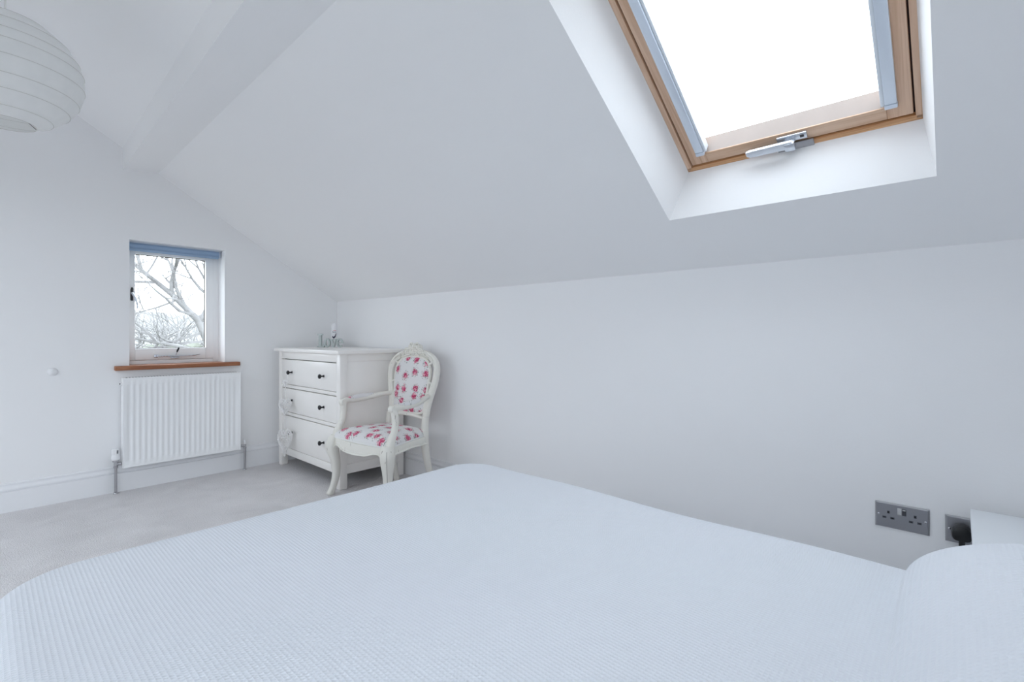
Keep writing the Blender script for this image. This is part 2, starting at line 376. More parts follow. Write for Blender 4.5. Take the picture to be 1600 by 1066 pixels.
# casement stay on the bottom rail
bm = new(); box(bm, .84, 1.06, FY - .026, FY - .016, .872, .880, .002)
tube(bm, cat([(1.06, FY - .021, .876), (1.085, FY - .022, .879), (1.108, FY - .03, .885)], 4), [.005] * 3 + [.004] * 3 + [.003] * 3, 8)
cs_ = obj('casement_stay', bm, 'silver', W1, 40)
for x in (.868, .885, .902):
    bm = new(); lathe(bm, [(.0026, FY - .0275), (.0026, FY - .0262)], o=(x, 0, .876), n=8, axis='y'); sub(obj('stay_hole', bm, 'iron', W1), cs_)
bm = new(); box(bm, .83, .85, FY - .016, FY - .005, .866, .886, .002); box(bm, .93, .98, FY - .016, FY - .004, .858, .870, .002); sub(obj('stay_bracket', bm, 'silver', W1, 40), cs_)
bm = new(); tube(bm, [(.953, FY - .03, .87), (.957, FY - .034, .895), (.961, FY - .036, .905)], [.002, .002, .003], 6); st = obj('stay_pin', bm, 'silver', W1, 60)
bm = new(); tube(bm, [(.960, FY - .036, .903), (.964, FY - .037, .917), (.970, FY - .038, .932), (.972, FY - .038, .938)], [.004, .0065, .006, .003], 8); sub(obj('pin_grip', bm, 'black_knob', W1, 60), st)

# roller blind, rolled up at the head of the window
RB = thing('roller_blind', 'rolled-up slate blue roller blind at the top of the small window', 'blind', (.95, 4.16, 1.635))
ro = []
bm = new(); R = []
for i in range(29):
    a = 2 * PI * i / 28 * 1.0; R.append((.0265 + .0015 * i / 28, a))
poly = [(r * math.cos(a), r * math.sin(a)) for r, a in R[:-1]]
prism(bm, poly, lambda u, v, t: (t, 4.16 + u, 1.636 + v), .674, 1.222); obj('fabric_roll', bm, 'blind_fabric', RB, 40)
bm = new(); box(bm, .672, 1.230, 4.135, 4.19, 1.657, 1.6645, .002); obj('head_rail', bm, 'blind_tube', RB, 40)
bm = new(); box(bm, .674, 1.214, 4.125, 4.134, 1.600, 1.618, .003); obj('bottom_bar', bm, 'blind_fabric', RB, 40)
for x in (.669, 1.226):
    bm = new(); box(bm, x - .002, x + .006, 4.137, 4.187, 1.612, 1.657, .002); obj('end_bracket', bm, 'blind_tube', RB, 40)

# small round cap on the gable wall
bm = new(); lathe(bm, [(.024, 0), (.0245, -.004), (.021, -.011), (.013, -.016), (0, -.018)], axis='y', o=(.294, YG, .803), n=24)
tag(obj('wall_cap', bm, 'white_plastic', None, 60), 'small round white domed cap fixed on the gable wall', 'wall cap')

# ------------------------------------------------------------------ window_2: pine roof window
W2 = thing('window_2', 'pine-framed roof window in the sloping ceiling', None, S3(FB0, FN, (FY0 + FY1) / 2), kind='structure')
def sbox(bm, b0, b1, y0, y1, n0, n1, bev=.002):
    t = new(); box(t, b0, b1, y0, y1, n0, n1, bev)
    for v in t.verts: v.co = Vector(S3(v.co.x, v.co.z, v.co.y))
    return add(bm, t)
FW = .014
for nm, a, mm in (('frame_side', (FB0, FB1, FY1 - FW, FY1 + .03), 'pine_b'), ('frame_side', (FB0, FB1, FY0 - .03, FY0 + FW), 'pine_b'),
                  ('frame_bottom', (FB0 - .03, FB0 + FW, FY0 - .03, FY1 + .03), 'pine_orange'), ('frame_top', (FB1 - FW, FB1 + .03, FY0 - .03, FY1 + .03), 'pine_y')):
    bm = new(); sbox(bm, *a, FN, FN + .10); obj(nm, bm, mm, W2, 40)
# dark joint between frame and sash
gb0, gb1, gy0, gy1 = FB0 + FW, FB1 - FW, FY0 + FW, FY1 - FW
bm = new()
for a in ((gb0, gb1, gy0, gy0 + .008), (gb0, gb1, gy1 - .008, gy1), (gb0, gb0 + .008, gy0, gy1), (gb1 - .008, gb1, gy0, gy1)): sbox(bm, *a, FN + .016, FN + .09, 0)
obj('joint_seal', bm, 'gasket', W2)
sb0, sb1, sy0, sy1 = gb0 + .005, gb1 - .005, gy0 + .005, gy1 - .005
SWS, SWB = .062, .044
for nm, a, mm in (('sash_stile', (sb0, sb1, sy0, sy0 + SWS), 'pine_b'), ('sash_stile', (sb0, sb1, sy1 - SWS, sy1), 'pine_b'),
                  ('sash_rail', (sb0, sb0 + SWB, sy0 + SWS, sy1 - SWS), 'pine_y'), ('sash_rail', (sb1 - SWB, sb1, sy0 + SWS, sy1 - SWS), 'pine_y')):
    bm = new(); sbox(bm, *a, FN + .004, FN + .062); obj(nm, bm, mm, W2, 40)
# rebated inner lip of the bottom rail, strong skylight on it put into the colour
bm = new(); prism(bm, [(sb0 + SWB - .001, FN + .006), (sb0 + SWB + .026, FN + .060), (sb0 + SWB - .001, FN + .062)], lambda u, v, t: S3(u, v, t), sy0 + SWS, sy1 - SWS); obj('glazing_bead', bm, 'pine_skylit', W2)
bm = new(); sbox(bm, sb0 + .03, sb1 - .03, sy0 + .03, sy1 - .03, FN + .063, FN + .067, 0); obj('pane', bm, 'pane_glass', W2)
# aluminium blind channels on the stiles
for y0, y1, si in ((sy1 - SWS - .002, sy1 - .034, 1), (sy0 + .034, sy0 + SWS + .002, -1)):
    bm = new(); sbox(bm, sb0 + SWB + .018, sb1 - .02, y0, y1, FN - .010, FN + .006, .003); tr = obj('blind_channel', bm, 'aluminium', W2, 40)
    bm = new(); sbox(bm, sb0 + SWB + .002, sb0 + SWB + .017, y0 - .001, y1 + .001, FN - .011, FN + .006, .003); sub(obj('channel_end', bm, 'aluminium', W2, 40), tr)
    yi = y0 if si > 0 else y1
    bm = new(); sbox(bm, sb0 + SWB + .012, sb1 - .02, min(yi, yi - si * .010), max(yi, yi - si * .010), FN - .004, FN + .03, .002); sub(obj('channel_lip', bm, 'aluminium_white', W2, 40), tr)
# handle
HYC = .43
bm = new(); sbox(bm, sb0 + .010, sb0 + .036, HYC - .06, HYC + .030, FN - .004, FN + .005, .002); hp = obj('handle_plate', bm, 'silver', W2, 40)
bm = new(); sbox(bm, sb0 + .018, sb0 + .028, HYC - .052, HYC - .040, FN - .0045, FN + .004, .0); sub(obj('plate_hole', bm, 'iron', W2), hp)
bm = new(); sbox(bm, sb0 - .012, sb0 + .022, HYC - .024, HYC + .008, FN - .029, FN - .002, .004); sub(obj('handle_pivot', bm, 'silver', W2, 40), hp)
bm = new()
R = [[S3(b, n, y) for b, n in ((sb0 + c - .5 * hgt, FN - .026 - dn), (sb0 + c + .5 * hgt, FN - .026 - dn), (sb0 + c + .5 * hgt, FN - .016 - dn), (sb0 + c - .5 * hgt, FN - .016 - dn))]
     for y, c, hgt, dn in ((HYC - .018, .012, .028, 0), (HYC + .01, .012, .028, 0), (HYC + .09, .013, .027, .002), (HYC + .118, .013, .026, .002), (HYC + .128, .016, .016, .002))]
rings(bm, R); sub(obj('handle_lever', bm, 'silver', W2, 40), hp)
bm = new(); sbox(bm, FB0 - .012, FB0 + .020, HYC - .075, HYC + .035, FN - .004, FN + .002, .001); obj('strike_plate', bm, 'steel', W2, 40)
# felt lining strip seen along the plaster edge is part of the reveal; left-hand roof windows, added out of view for more daylight
def lbox(bm, b0, b1, y0, y1, n0, n1):
    t = new(); box(t, b0, b1, y0, y1, n0, n1, .002)
    for v in t.verts: v.co = Vector(L3(v.co.x, v.co.z, v.co.y))
    return add(bm, t)
for k, (SLY0, SLY1) in enumerate(ADDED_LWIN):
    W3 = thing('window_%d' % (k + 3), ('added unseen pine-framed roof window in the opposite slope beside the bed', 'added unseen wide pine-framed roof window in the opposite slope near the gable')[k], None, L3(SLB0, .1, (SLY0 + SLY1) / 2), kind='structure')
    for nm, a in (('frame_side', (SLB0, SLB1, SLY0, SLY0 + .07)), ('frame_side', (SLB0, SLB1, SLY1 - .07, SLY1)), ('frame_rail', (SLB0, SLB0 + .08, SLY0 + .07, SLY1 - .07)), ('frame_rail', (SLB1 - .08, SLB1, SLY0 + .07, SLY1 - .07))):
        bm = new(); lbox(bm, *a, .12, .18); obj(nm, bm, 'pine_y', W3)
    bm = new(); lbox(bm, SLB0 + .05, SLB1 - .05, SLY0 + .05, SLY1 - .05, .15, .154); obj('pane', bm, 'pane_glass', W3)

W4 = thing('window_5', 'added unseen white timber window in the wall behind the bed head', None, ((KX0 + KX1) / 2, YB - .12, KZ0), kind='structure')  # added behind the camera to throw daylight towards the gable
KT = min(KZ1, slope(KX0))
for nm, a in (('frame_side', (KX0, KX0 + .06, KZ0, KT)), ('frame_side', (KX1 - .06, KX1, KZ0, KT)), ('frame_rail', (KX0 + .06, KX1 - .06, KZ0, KZ0 + .07)), ('frame_rail', (KX0 + .06, KX1 - .06, KT - .07, KT)), ('mullion', ((KX0 + KX1) / 2 - .03, (KX0 + KX1) / 2 + .03, KZ0 + .07, KT - .07))):
    bm = new(); box(bm, a[0], a[1], YB - .16, YB - .09, a[2], a[3], .003); obj(nm, bm, 'window_paint', W4)
bm = new(); box(bm, KX0, KX1, YB - .13, YB - .126, KZ0 + .03, KT); obj('pane', bm, 'pane_glass', W4)
# sky portals in the openings (sampling aid for the daylight, they give off no light)
def portal(name, c, ex, ey, sx, sy):
    l = bpy.data.lights.new(name, 'AREA'); l.shape = 'RECTANGLE'; l.size = sx; l.size_y = sy; l.cycles.is_portal = True
    o = bpy.data.objects.new(name, l); C.objects.link(o)
    ex, ey = Vector(ex).normalized(), Vector(ey).normalized(); ez = ex.cross(ey)
    o.matrix_world = Matrix(((ex.x, ey.x, ez.x, c[0]), (ex.y, ey.y, ez.y, c[1]), (ex.z, ey.z, ez.z, c[2]), (0, 0, 0, 1)))
portal('skylight_portal', S3((FB0 + FB1) / 2, FN + .12, (FY0 + FY1) / 2), (0, 1, 0), (-CP, 0, SP), FY1 - FY0, FB1 - FB0)
for SLY0, SLY1 in ADDED_LWIN: portal('skylight_portal', L3((SLB0 + SLB1) / 2, .2, (SLY0 + SLY1) / 2), (0, -1, 0), (CP, 0, SP), SLY1 - SLY0, SLB1 - SLB0)
portal('window_portal', ((KX0 + KX1) / 2, YB - .22, (KZ0 + KT) / 2), (1, 0, 0), (0, 0, 1), KX1 - KX0, KT - KZ0)
portal('window_portal', (.95, YG + WD + .02, 1.24), (-1, 0, 0), (0, 0, 1), .6, .9)

# ------------------------------------------------------------------ radiator
RX0, RX1, RZ0, RZ1, RF = .619, 1.323, .163, .745, 3.985
RA = thing('radiator', 'white panel radiator with vertical flutes under the small window', 'radiator', ((RX0 + RX1) / 2, 4.02, 0))
bm = new()
nch = 21; x0p, x1p = RX0 + .022, RX1 - .022; pit = (x1p - x0p) / nch
xs = [(RX0 + .006, 0)]
for i in range(nch):
    c = x0p + pit * i
    xs += [(c + pit * .14, 0), (c + pit * .26, 1), (c + pit * .70, 1), (c + pit * .82, 0)]
xs.append((RX1 - .006, 0))
zs = [(RZ0 + .006, 0), (RZ0 + .038, 0), (RZ0 + .05, 1), (RZ1 - .05, 1), (RZ1 - .038, 0), (RZ1 - .006, 0)]
V = [[bm.verts.new((x, RF + .0055 * a * b, z)) for x, a in xs] for z, b in zs]
for i in range(len(zs) - 1):
    for j in range(len(xs) - 1): bm.faces.new((V[i][j], V[i][j + 1], V[i + 1][j + 1], V[i + 1][j]))
obj('front_panel', bm, 'radiator_paint', RA, 50)
bm = new(); frame_rect(bm, RX0, RX1, RZ0, RZ1, .007, .007, .007, .007, RF - .002, RF + .012, .002); obj('panel_edge', bm, 'radiator_paint', RA, 40)
bm = new(); box(bm, RX0 + .01, RX1 - .01, 4.035, 4.047, RZ0 + .01, RZ1 - .01, .003); obj('rear_panel', bm, 'radiator_paint', RA, 40)
bm = new()
for i in range(42): x = RX0 + .02 + i * (RX1 - RX0 - .04) / 41; box(bm, x - .0006, x + .0006, RF + .012, 4.035, RZ0 + .05, RZ1 - .05)
obj('convector_fins', bm, 'radiator_paint', RA)
for x in (RX0 + .0, RX1 - .007):
    bm = new(); box(bm, x, x + .007, RF + .010, 4.045, RZ0 + .012, RZ1 - .002, .002); obj('side_panel', bm, 'radiator_paint', RA, 40)
bm = new(); box(bm, RX0, RX1, RF, 4.05, RZ1 - .004, RZ1 + .002, .001); tg = obj('top_grille', bm, 'radiator_paint', RA, 40)
for i in range(40):
    x = RX0 + .025 + i * (RX1 - RX0 - .05) / 39
    for y in (RF + .016, RF + .04):
        bm = new(); box(bm, x - .0035, x + .0035, y, y + .016, RZ1 + .0022, RZ1 + .0028); sub(obj('grille_slot', bm, 'radiator_slot', RA), tg)
bm = new(); lathe(bm, [(.009, RX0 - .010), (.011, RX0 - .008), (.011, RX0 + .001)], axis='x', o=(0, 4.0, RZ1 - .035), n=12); av = obj('bleed_valve', bm, 'white_plastic', RA, 40)
bm = new(); lathe(bm, [(.005, RX0 - .014), (.005, RX0 - .008)], axis='x', o=(0, 4.0, RZ1 - .035), n=6); sub(obj('bleed_screw', bm, 'iron', RA), av)
PX, PY, QX, QY = .588, 4.018, 1.360, 4.012
for x, y, zt in ((PX, PY, .18), (QX, QY, .175)):
    bm = new(); lathe(bm, [(.0085, .0), (.0085, zt)], x, y, 14); p_ = obj('pipe', bm, 'chrome', RA, 50)
    bm = new(); lathe(bm, [(.014, .001), (.014, .005), (.010, .009)], x, y, 14); sub(obj('pipe_collar', bm, 'chrome', RA, 50), p_)
bm = new(); lathe(bm, [(.010, .165), (.0125, .168), (.0125, .178), (.010, .180), (.010, .205), (.017, .207), (.017, .217), (.012, .219)], PX, PY, 16)
lathe(bm, [(.009, PX), (.009, PX + .012), (.012, PX + .013), (.012, PX + .028), (.008, PX + .030), (.008, RX0 + .004)], axis='x', o=(0, PY, .190), n=14)
vb = obj('thermostatic_valve', bm, 'chrome', RA, 40)
bm = new(); lathe(bm, [(.017, .217), (.0225, .221), (.0235, .232), (.0215, .246), (.0185, .252), (.0185, .285), (.017, .290), (0, .291)], PX, PY, 20)
for k in range(12):
    a = 2 * PI * k / 12; tube(bm, [(PX + .0185 * math.cos(a), PY + .0185 * math.sin(a), z) for z in (.254, .286)], .0024, 5)
vh = obj('thermostat_head', bm, 'white_plastic', RA, 40); vh.parent = vb
bm = new(); box(bm, PX + .004, PX + .010, PY - .0212, PY - .019, .262, .282, .0005); sub(obj('thermostat_mark', bm, 'insert_grey', RA), vb)
bm = new(); lathe(bm, [(.009, .160), (.012, .163), (.012, .172), (.009, .174), (.009, .196), (.006, .198)], QX, QY, 14)
lathe(bm, [(.008, QX), (.008, QX - .012), (.011, QX - .013), (.011, QX - .024), (.008, QX - .025), (.008, RX1 - .004)], axis='x', o=(0, QY, .186), n=14)
lv = obj('lockshield_valve', bm, 'chrome', RA, 40)
bm = new(); lathe(bm, [(.0095, .196), (.0105, .200), (.0095, .220), (.006, .226), (0, .227)], QX, QY, 14); sub(obj('lockshield_cap', bm, 'white_plastic', RA, 40), lv)
for x in (RX0 + .12, RX1 - .12):
    bm = new(); box(bm, x - .012, x + .012, 4.046, YG - .001, RZ0 + .06, RZ1 - .04, .001); obj('wall_bracket', bm, 'radiator_paint', RA)

# ------------------------------------------------------------------ chest of drawers
CX0, CX1, CY0, CY1, CZ = 1.60, 2.10, 3.005, 3.985, .925
CD = thing('chest_of_drawers', 'white painted three-drawer chest with black knobs in the room corner', 'chest of drawers', ((CX0 + CX1) / 2, (CY0 + CY1) / 2, 0))
bm = new(); box(bm, CX0 - .028, CX1 + .012, CY0 - .028, CY1 + .028, CZ - .026, CZ, .005, 3); obj('top', bm, 'chest_paint', CD, 40)
LW = .052
for x in (CX0, CX1 - LW):
    for y in (CY0, CY1 - LW):
        bm = new(); box(bm, x, x + LW, y, y + LW, 0.001, CZ - .026, .003); obj('leg', bm, 'chest_paint', CD, 40)
for y in (CY0, CY1 - .02):
    y0, y1 = (CY0 + .010, CY0 + .022) if y == CY0 else (CY1 - .022, CY1 - .010)
    bm = new(); box(bm, CX0 + LW, CX1 - LW, y0, y1, .16, CZ - .075, .001); obj('side_panel', bm, 'chest_paint', CD, 40)
    r0, r1 = (CY0 + .003, CY0 + .022) if y == CY0 else (CY1 - .022, CY1 - .003)
    for z0, z1 in ((.098, .162), (CZ - .078, CZ - .026)):
        bm = new(); box(bm, CX0 + LW, CX1 - LW, r0, r1, z0, z1, .003); obj('side_rail', bm, 'chest_paint', CD, 40)
DY0, DY1 = CY0 + LW, CY1 - LW
for z0, z1 in ((.843, CZ - .026), (.619, .643), (.407, .431), (.098, .153)):
    bm = new(); box(bm, CX0 + .004, CX0 + .03, DY0, DY1, z0, z1, .002); obj('front_rail', bm, 'chest_paint', CD, 40)
bm = new(); box(bm, CX1 - .03, CX1 - .02, DY0, DY1, .10, CZ - .026); obj('back_panel', bm, 'chest_paint', CD)
bm = new(); box(bm, CX0 + .03, CX0 + .034, DY0, DY1, .10, CZ - .03); obj('gap_shade_sheet', bm, 'chest_gap_shade', CD)  # dark sheet behind the fronts, colours in the shade of the drawer gaps
for z0, z1, zk in ((.647, .8375, .742), (.435, .6135, .528), (.157, .4015, .282)):
    bm = new(); box(bm, CX0 + .002, CX0 + .025, DY0 + .003, DY1 - .003, z0, z1, .0025); d = obj('drawer', bm, 'chest_paint', CD, 40)
    for y in (3.235, 3.745):
        bm = new(); lathe(bm, [(.011, CX0 + .003), (.006, CX0 - .002), (.0055, CX0 - .016), (.012, CX0 - .021), (.0165, CX0 - .027), (.015, CX0 - .034), (.007, CX0 - .038), (0, CX0 - .039)], axis='x', o=(0, y, zk), n=18)
        sub(obj('knob', bm, 'black_knob', CD, 50), d)

# wicker heart garland hung on the upper left knob
GH = thing('heart_garland', 'string of white wicker hearts hanging from a chest knob', 'ornament', (1.555, 3.745, .125))
def heart_pts(w, h, n):
    out = []
    for i in range(n):
        t = 2 * PI * i / n; x = 16 * math.sin(t) ** 3; y = 13 * math.cos(t) - 5 * math.cos(2 * t) - 2 * math.cos(3 * t) - math.cos(4 * t)
        out.append((x / 32 * w, (y + 2.5) / 29 * h))
    return out
def wicker_heart(name, c, w, h, dep, rot, wire, lv):
    P = heart_pts(w, h, 22); bm = new(); Rg = []
    for k in range(1, lv * 2):
        a = -PI / 2 + PI * k / (lv * 2); s = math.cos(a) ** .55
        Rg.append([(x * s, math.sin(a) * dep / 2, y * s) for x, y in P])
    rings(bm, Rg)
    bmesh.ops.recalc_face_normals(bm, faces=bm.faces)
    bmesh.ops.triangulate(bm, faces=bm.faces)
    random.seed(7)
    for v in bm.verts: v.co += Vector([random.uniform(-1, 1) * w * .028 for _ in range(3)])
    bmesh.ops.rotate(bm, cent=(0, 0, 0), matrix=Matrix.Rotation(rot, 3, 'Z'), verts=bm.verts); bmesh.ops.translate(bm, vec=c, verts=bm.verts)
    o = obj(name, bm, 'wicker', GH); md = o.modifiers.new('wicker', 'WIREFRAME'); md.thickness = wire; md.use_even_offset = False
    return o
RT = math.radians(-47.5)
wicker_heart('wicker_heart', (1.550, 3.735, .664), .036, .048, .018, RT, .0060, 2)
wicker_heart('wicker_heart', (1.540, 3.722, .487), .088, .122, .042, RT, .0070, 3)
wicker_heart('wicker_heart', (1.534, 3.712, .226), .104, .190, .052, RT, .0075, 3)
bm = new(); tube(bm, [(1.575, 3.745, .7475), (1.568, 3.744, .735), (1.552, 3.737, .685)], .0016, 6); obj('string', bm, 'string', GH)
bm = new(); tube(bm, [(1.549, 3.734, .645), (1.541, 3.723, .52)], .0026, 6); obj('string', bm, 'string', GH)
bm = new(); tube(bm, [(1.539, 3.721, .43), (1.535, 3.713, .28)], .0026, 6); obj('string', bm, 'string', GH)
bm = new(); lathe(bm, [(0, .117), (.006, .121), (.007, .126), (.004, .133), (0, .135)], 1.534, 3.712, 10); obj('bead', bm, 'wicker', GH, 60)

# "Love" letter sign
LV = thing('love_sign', 'pale grey-green letters spelling Love standing on the chest', 'sign', (1.933, 3.792, CZ), math.atan2(-.15, .134))
T = .018
def letter(name, outer, holes=()):
    cu = bpy.data.curves.new(name, 'CURVE'); cu.dimensions = '2D'; cu.fill_mode = 'BOTH'; cu.extrude = T / 2; cu.bevel_depth = .0006
    for pts in (outer, *holes):
        s = cu.splines.new('POLY'); s.points.add(len(pts) - 1); s.use_cyclic_u = True
        for i, (x, y) in enumerate(pts): s.points[i].co = (x, y, 0, 1)
    tmp = bpy.data.objects.new(name, cu); C.objects.link(tmp)
    me = bpy.data.meshes.new_from_object(tmp.evaluated_get(bpy.context.evaluated_depsgraph_get()))
    bpy.data.objects.remove(tmp)
    b = new(); b.from_mesh(me); b.transform(Matrix.Rotation(PI / 2, 4, 'X'))
    o = obj(name, b, 'mint_glitter', LV, None, local=True); return o
def ell(cx, cy, rx, ry, a0=0, a1=360, n=28): return [(cx + rx * math.cos(math.radians(a0 + (a1 - a0) * i / n)), cy + ry * math.sin(math.radians(a0 + (a1 - a0) * i / n))) for i in range(n + (0 if a1 - a0 == 360 else 1))]
b0 = .0012
letter('letter', [(-.102, b0), (-.050, b0), (-.047, .034), (-.054, .034), (-.058, .017), (-.064, .013), (-.070, .013), (-.070, .100), (-.061, .102), (-.061, .110), (-.102, .110), (-.102, .102), (-.092, .100), (-.092, .012), (-.102, .010)])
letter('letter', ell(-.025, .038, .0255, .037), [ell(-.025, .038, .0105, .025)])
letter('letter', [(.021, b0), (.033, b0), (.050, .059), (.056, .062), (.056, .068), (.036, .068), (.036, .062), (.041, .059), (.031, .026), (.020, .059), (.025, .062), (.025, .068), (-.002, .068), (-.002, .062), (.004, .059)])
e_out = ell(.079, .038, .026, .037, 0, 318, 30); e_in = list(reversed(ell(.079, .036, .0125, .024, 178, 318, 14)))
letter('letter', e_out + e_in[:-1] + [(.0665, .033), (.105, .033)], [ell(.079, .042, .0115, .020, 0, 180, 14)])

# aerosol can behind the sign
AX, AY = 2.010, 3.875
AC = thing('aerosol_can', 'white aerosol can with a navy tick mark standing behind the letters', 'aerosol can', (AX, AY, CZ))
bm = new(); lathe(bm, [(.020, CZ + .0005), (.0245, CZ + .002), (.0245, CZ + .138), (.0225, CZ + .145)], AX, AY, 28); obj('can_body', bm, 'can_white', AC, 40)
bm = new(); lathe(bm, [(.0225, CZ + .145), (.023, CZ + .150), (.022, CZ + .178), (.0205, CZ + .192), (.015, CZ + .201), (0, CZ + .204)], AX, AY, 28); obj('cap', bm, 'can_white', AC, 40)
ang = math.atan2(-AY, -AX)
def wrap(bm, poly):      # poly of (u, v) on the can's side, u to the right as seen from the room
    t = new(); vs = [t.verts.new((u, 0, v)) for u, v in poly]; t.faces.new(vs); bmesh.ops.triangulate(t, faces=t.faces)
    bmesh.ops.subdivide_edges(t, edges=t.edges, cuts=2, use_grid_fill=True)
    for v in t.verts:
        a = ang + v.co.x / .0248; v.co = Vector((AX + .0248 * math.cos(a), AY + .0248 * math.sin(a), v.co.z))
    return add(bm, t)
bm = new(); wrap(bm, [(-.018, CZ + .088), (-.013, CZ + .094), (-.006, CZ + .087), (.006, CZ + .094), (.017, CZ + .121), (.018, CZ + .105), (.010, CZ + .083), (.000, CZ + .072), (-.010, CZ + .074)]); obj('tick_mark', bm, 'can_navy', AC)
bm = new(); wrap(bm, [(-.006, CZ + .1405), (.017, CZ + .1405), (.017, CZ + .1375), (-.006, CZ + .1375)]); obj('red_line', bm, 'can_red', AC)
cu = bpy.data.curves.new('brand_text', 'FONT'); cu.body = 'Sure'; cu.size = .0165; cu.align_x = 'CENTER'; cu.offset = .0002
tmp = bpy.data.objects.new('brand_text', cu); C.objects.link(tmp)
me = bpy.data.meshes.new_from_object(tmp.evaluated_get(bpy.context.evaluated_depsgraph_get())); bpy.data.objects.remove(tmp)
b = new(); b.from_mesh(me)
for v in b.verts:
    a = ang + v.co.x / .0249; v.co = Vector((AX + .0249 * math.cos(a), AY + .0249 * math.sin(a), CZ + .1225 + v.co.y))
obj('brand_text', b, 'can_navy', AC)

# ------------------------------------------------------------------ carved armchair (local x: towards the bed side, y: backwards)
CHA = thing('armchair', 'cream carved armchair with pink rose fabric standing beside the chest', 'armchair', (1.7475, 2.71, 0), math.atan2(-.996, .087))
FH, RH, FB, RBk = .2625, .18, -.18, .18
ST = .372
def part(name, bm, m='chair_paint', sm=50): return obj(name, bm, m, CHA, sm, local=True)
def sq_loft(bm, pts, dia, cr=.25):           # pts (x,y,z,half) square section with softened corners, a corner turned to the direction dia
    pts = cat(pts, 5); R = []
    a0 = math.atan2(dia[1], dia[0])
    for i, (x, y, z, hs) in enumerate(pts):
        ring = []
        for q in range(4):
            for e in (-cr, cr):
                a = a0 + q * PI / 2; b = a + e; r = hs * 1.28
                ring.append((x + r * math.cos(b), y + r * math.sin(b), z))
        R.append(ring)
    return rings(bm, R)
for sx in (-1, 1):
    d = (sx * .7, -.7)
    def P(o, z, hs): return (sx * (FH + .0) + d[0] * o, FB + d[1] * o, z, hs)
    bm = new(); sq_loft(bm, [P(.030, .002, .016), P(.034, .012, .020), P(.020, .045, .0175), P(.004, .10, .0185), P(-.002, .16, .0205), P(.006, .23, .025), P(.020, .285, .031), P(.022, .325, .034), P(.010, .36, .032), P(.0, .385, .026)], d)
    lg = part('leg', bm)
    # paint-worn groove down the corner of the leg
    pts = cat([(sx * FH + d[0] * (o + hs * 1.27), FB + d[1] * (o + hs * 1.27), z) for z, o, hs in ((.16, -.002, .0205), (.23, .006, .025), (.285, .020, .031), (.325, .022, .034), (.36, .010, .032))], 4)
    bm = new(); tube(bm, pts, .0014, 5); g = part('groove', bm, 'worn_line'); g.parent = lg
    # back post, sabre rear leg below
    bm = new(); sq_loft(bm, [(sx * (RH + .01), RBk + .075, .002, .015), (sx * (RH + .008), RBk + .055, .08, .016), (sx * (RH + .003), RBk + .02, .20, .018), (sx * RH, RBk + .003, .31, .020), (sx * RH, RBk, .40, .020), (sx * (RH - .002), RBk + .006, .50, .017)], (0.7, 0.7)); part('leg', bm)
# seat rails
def rail(p0, p1, out, drop, n=24, th=.030, name='front_rail', bow=.0):
    bm = new(); R = []
    for i in range(n + 1):
        t = i / n; x = p0[0] + (p1[0] - p0[0]) * t + out[0] * bow * math.sin(PI * t); y = p0[1] + (p1[1] - p0[1]) * t + out[1] * bow * math.sin(PI * t)
        zb = ST - .046 - drop(t); o = out
        prof = [(-th / 2, ST), (th / 2 - .004, ST), (th / 2, ST - .006), (th / 2, zb + .014), (th / 2 + .007, zb + .010), (th / 2 + .008, zb + .003), (th / 2, zb), (-th / 2, zb)]
        R.append([(x + o[0] * u, y + o[1] * u, z) for u, z in prof])
    rings(bm, R); return part(name, bm, 'chair_paint', 40)
def scallop(t): s = abs(2 * t - 1); return .022 * (1 - s ** 2) - .012 * math.exp(-((s - .72) / .16) ** 2) + .03 * max(0, s - .86) / .14
rail((-FH + .01, FB - .004), (FH - .01, FB - .004), (0, -1), scallop, 40, bow=.035)
for sx in (-1, 1):
    dx, dy = RH - FH, RBk - FB; L = math.hypot(dx, dy)
    rail((sx * (FH - .0), FB + .01), (sx * RH, RBk), (sx * dy / L, -dx / L), lambda t: .010 * math.cos(PI * t) ** 2 - .006, 24, name='side_rail', bow=.008)
rail((-RH, RBk), (RH, RBk), (0, 1), lambda t: 0, 10, name='rear_rail')
# upholstered seat
def seat_outline(k, n=64):
    base = [(-FH - .002, FB + .0), (-FH * .55, FB - .026), (0, FB - .034), (FH * .55, FB - .026), (FH + .002, FB + .0), (.236, -.02), (RH + .006, RBk - .02), (RH - .03, RBk + .006), (0, RBk + .008), (-RH + .03, RBk + .006), (-RH - .006, RBk - .02), (-.236, -.02)]
    P = cat(base, 6, True); return [(x * k, y * k, ) for x, y in P]
bm = new(); R = []
for k, z in ((.985, ST + .0), (1.01, ST + .008), (1.012, ST + .018), (.985, ST + .030), (.92, ST + .043), (.80, ST + .056), (.62, ST + .066), (.40, ST + .072), (.18, ST + .075), (.02, ST + .076)):
    R.append([(x, y, z) for x, y in seat_outline(k)])
rings(bm, R); cu_ = part('seat_cushion', bm, 'chair_fabric_seat', 60)
bm = new(); tube(bm, [(x * 1.005, y * 1.005, ST + .005) for x, y in seat_outline(1.0)], .006, 6, True); gp = part('braid_trim', bm, 'chair_fabric_seat', 60); gp.parent = cu_; MATS['braid'] = MATS['flex']; gp.data.materials[0] = MATS['flex']
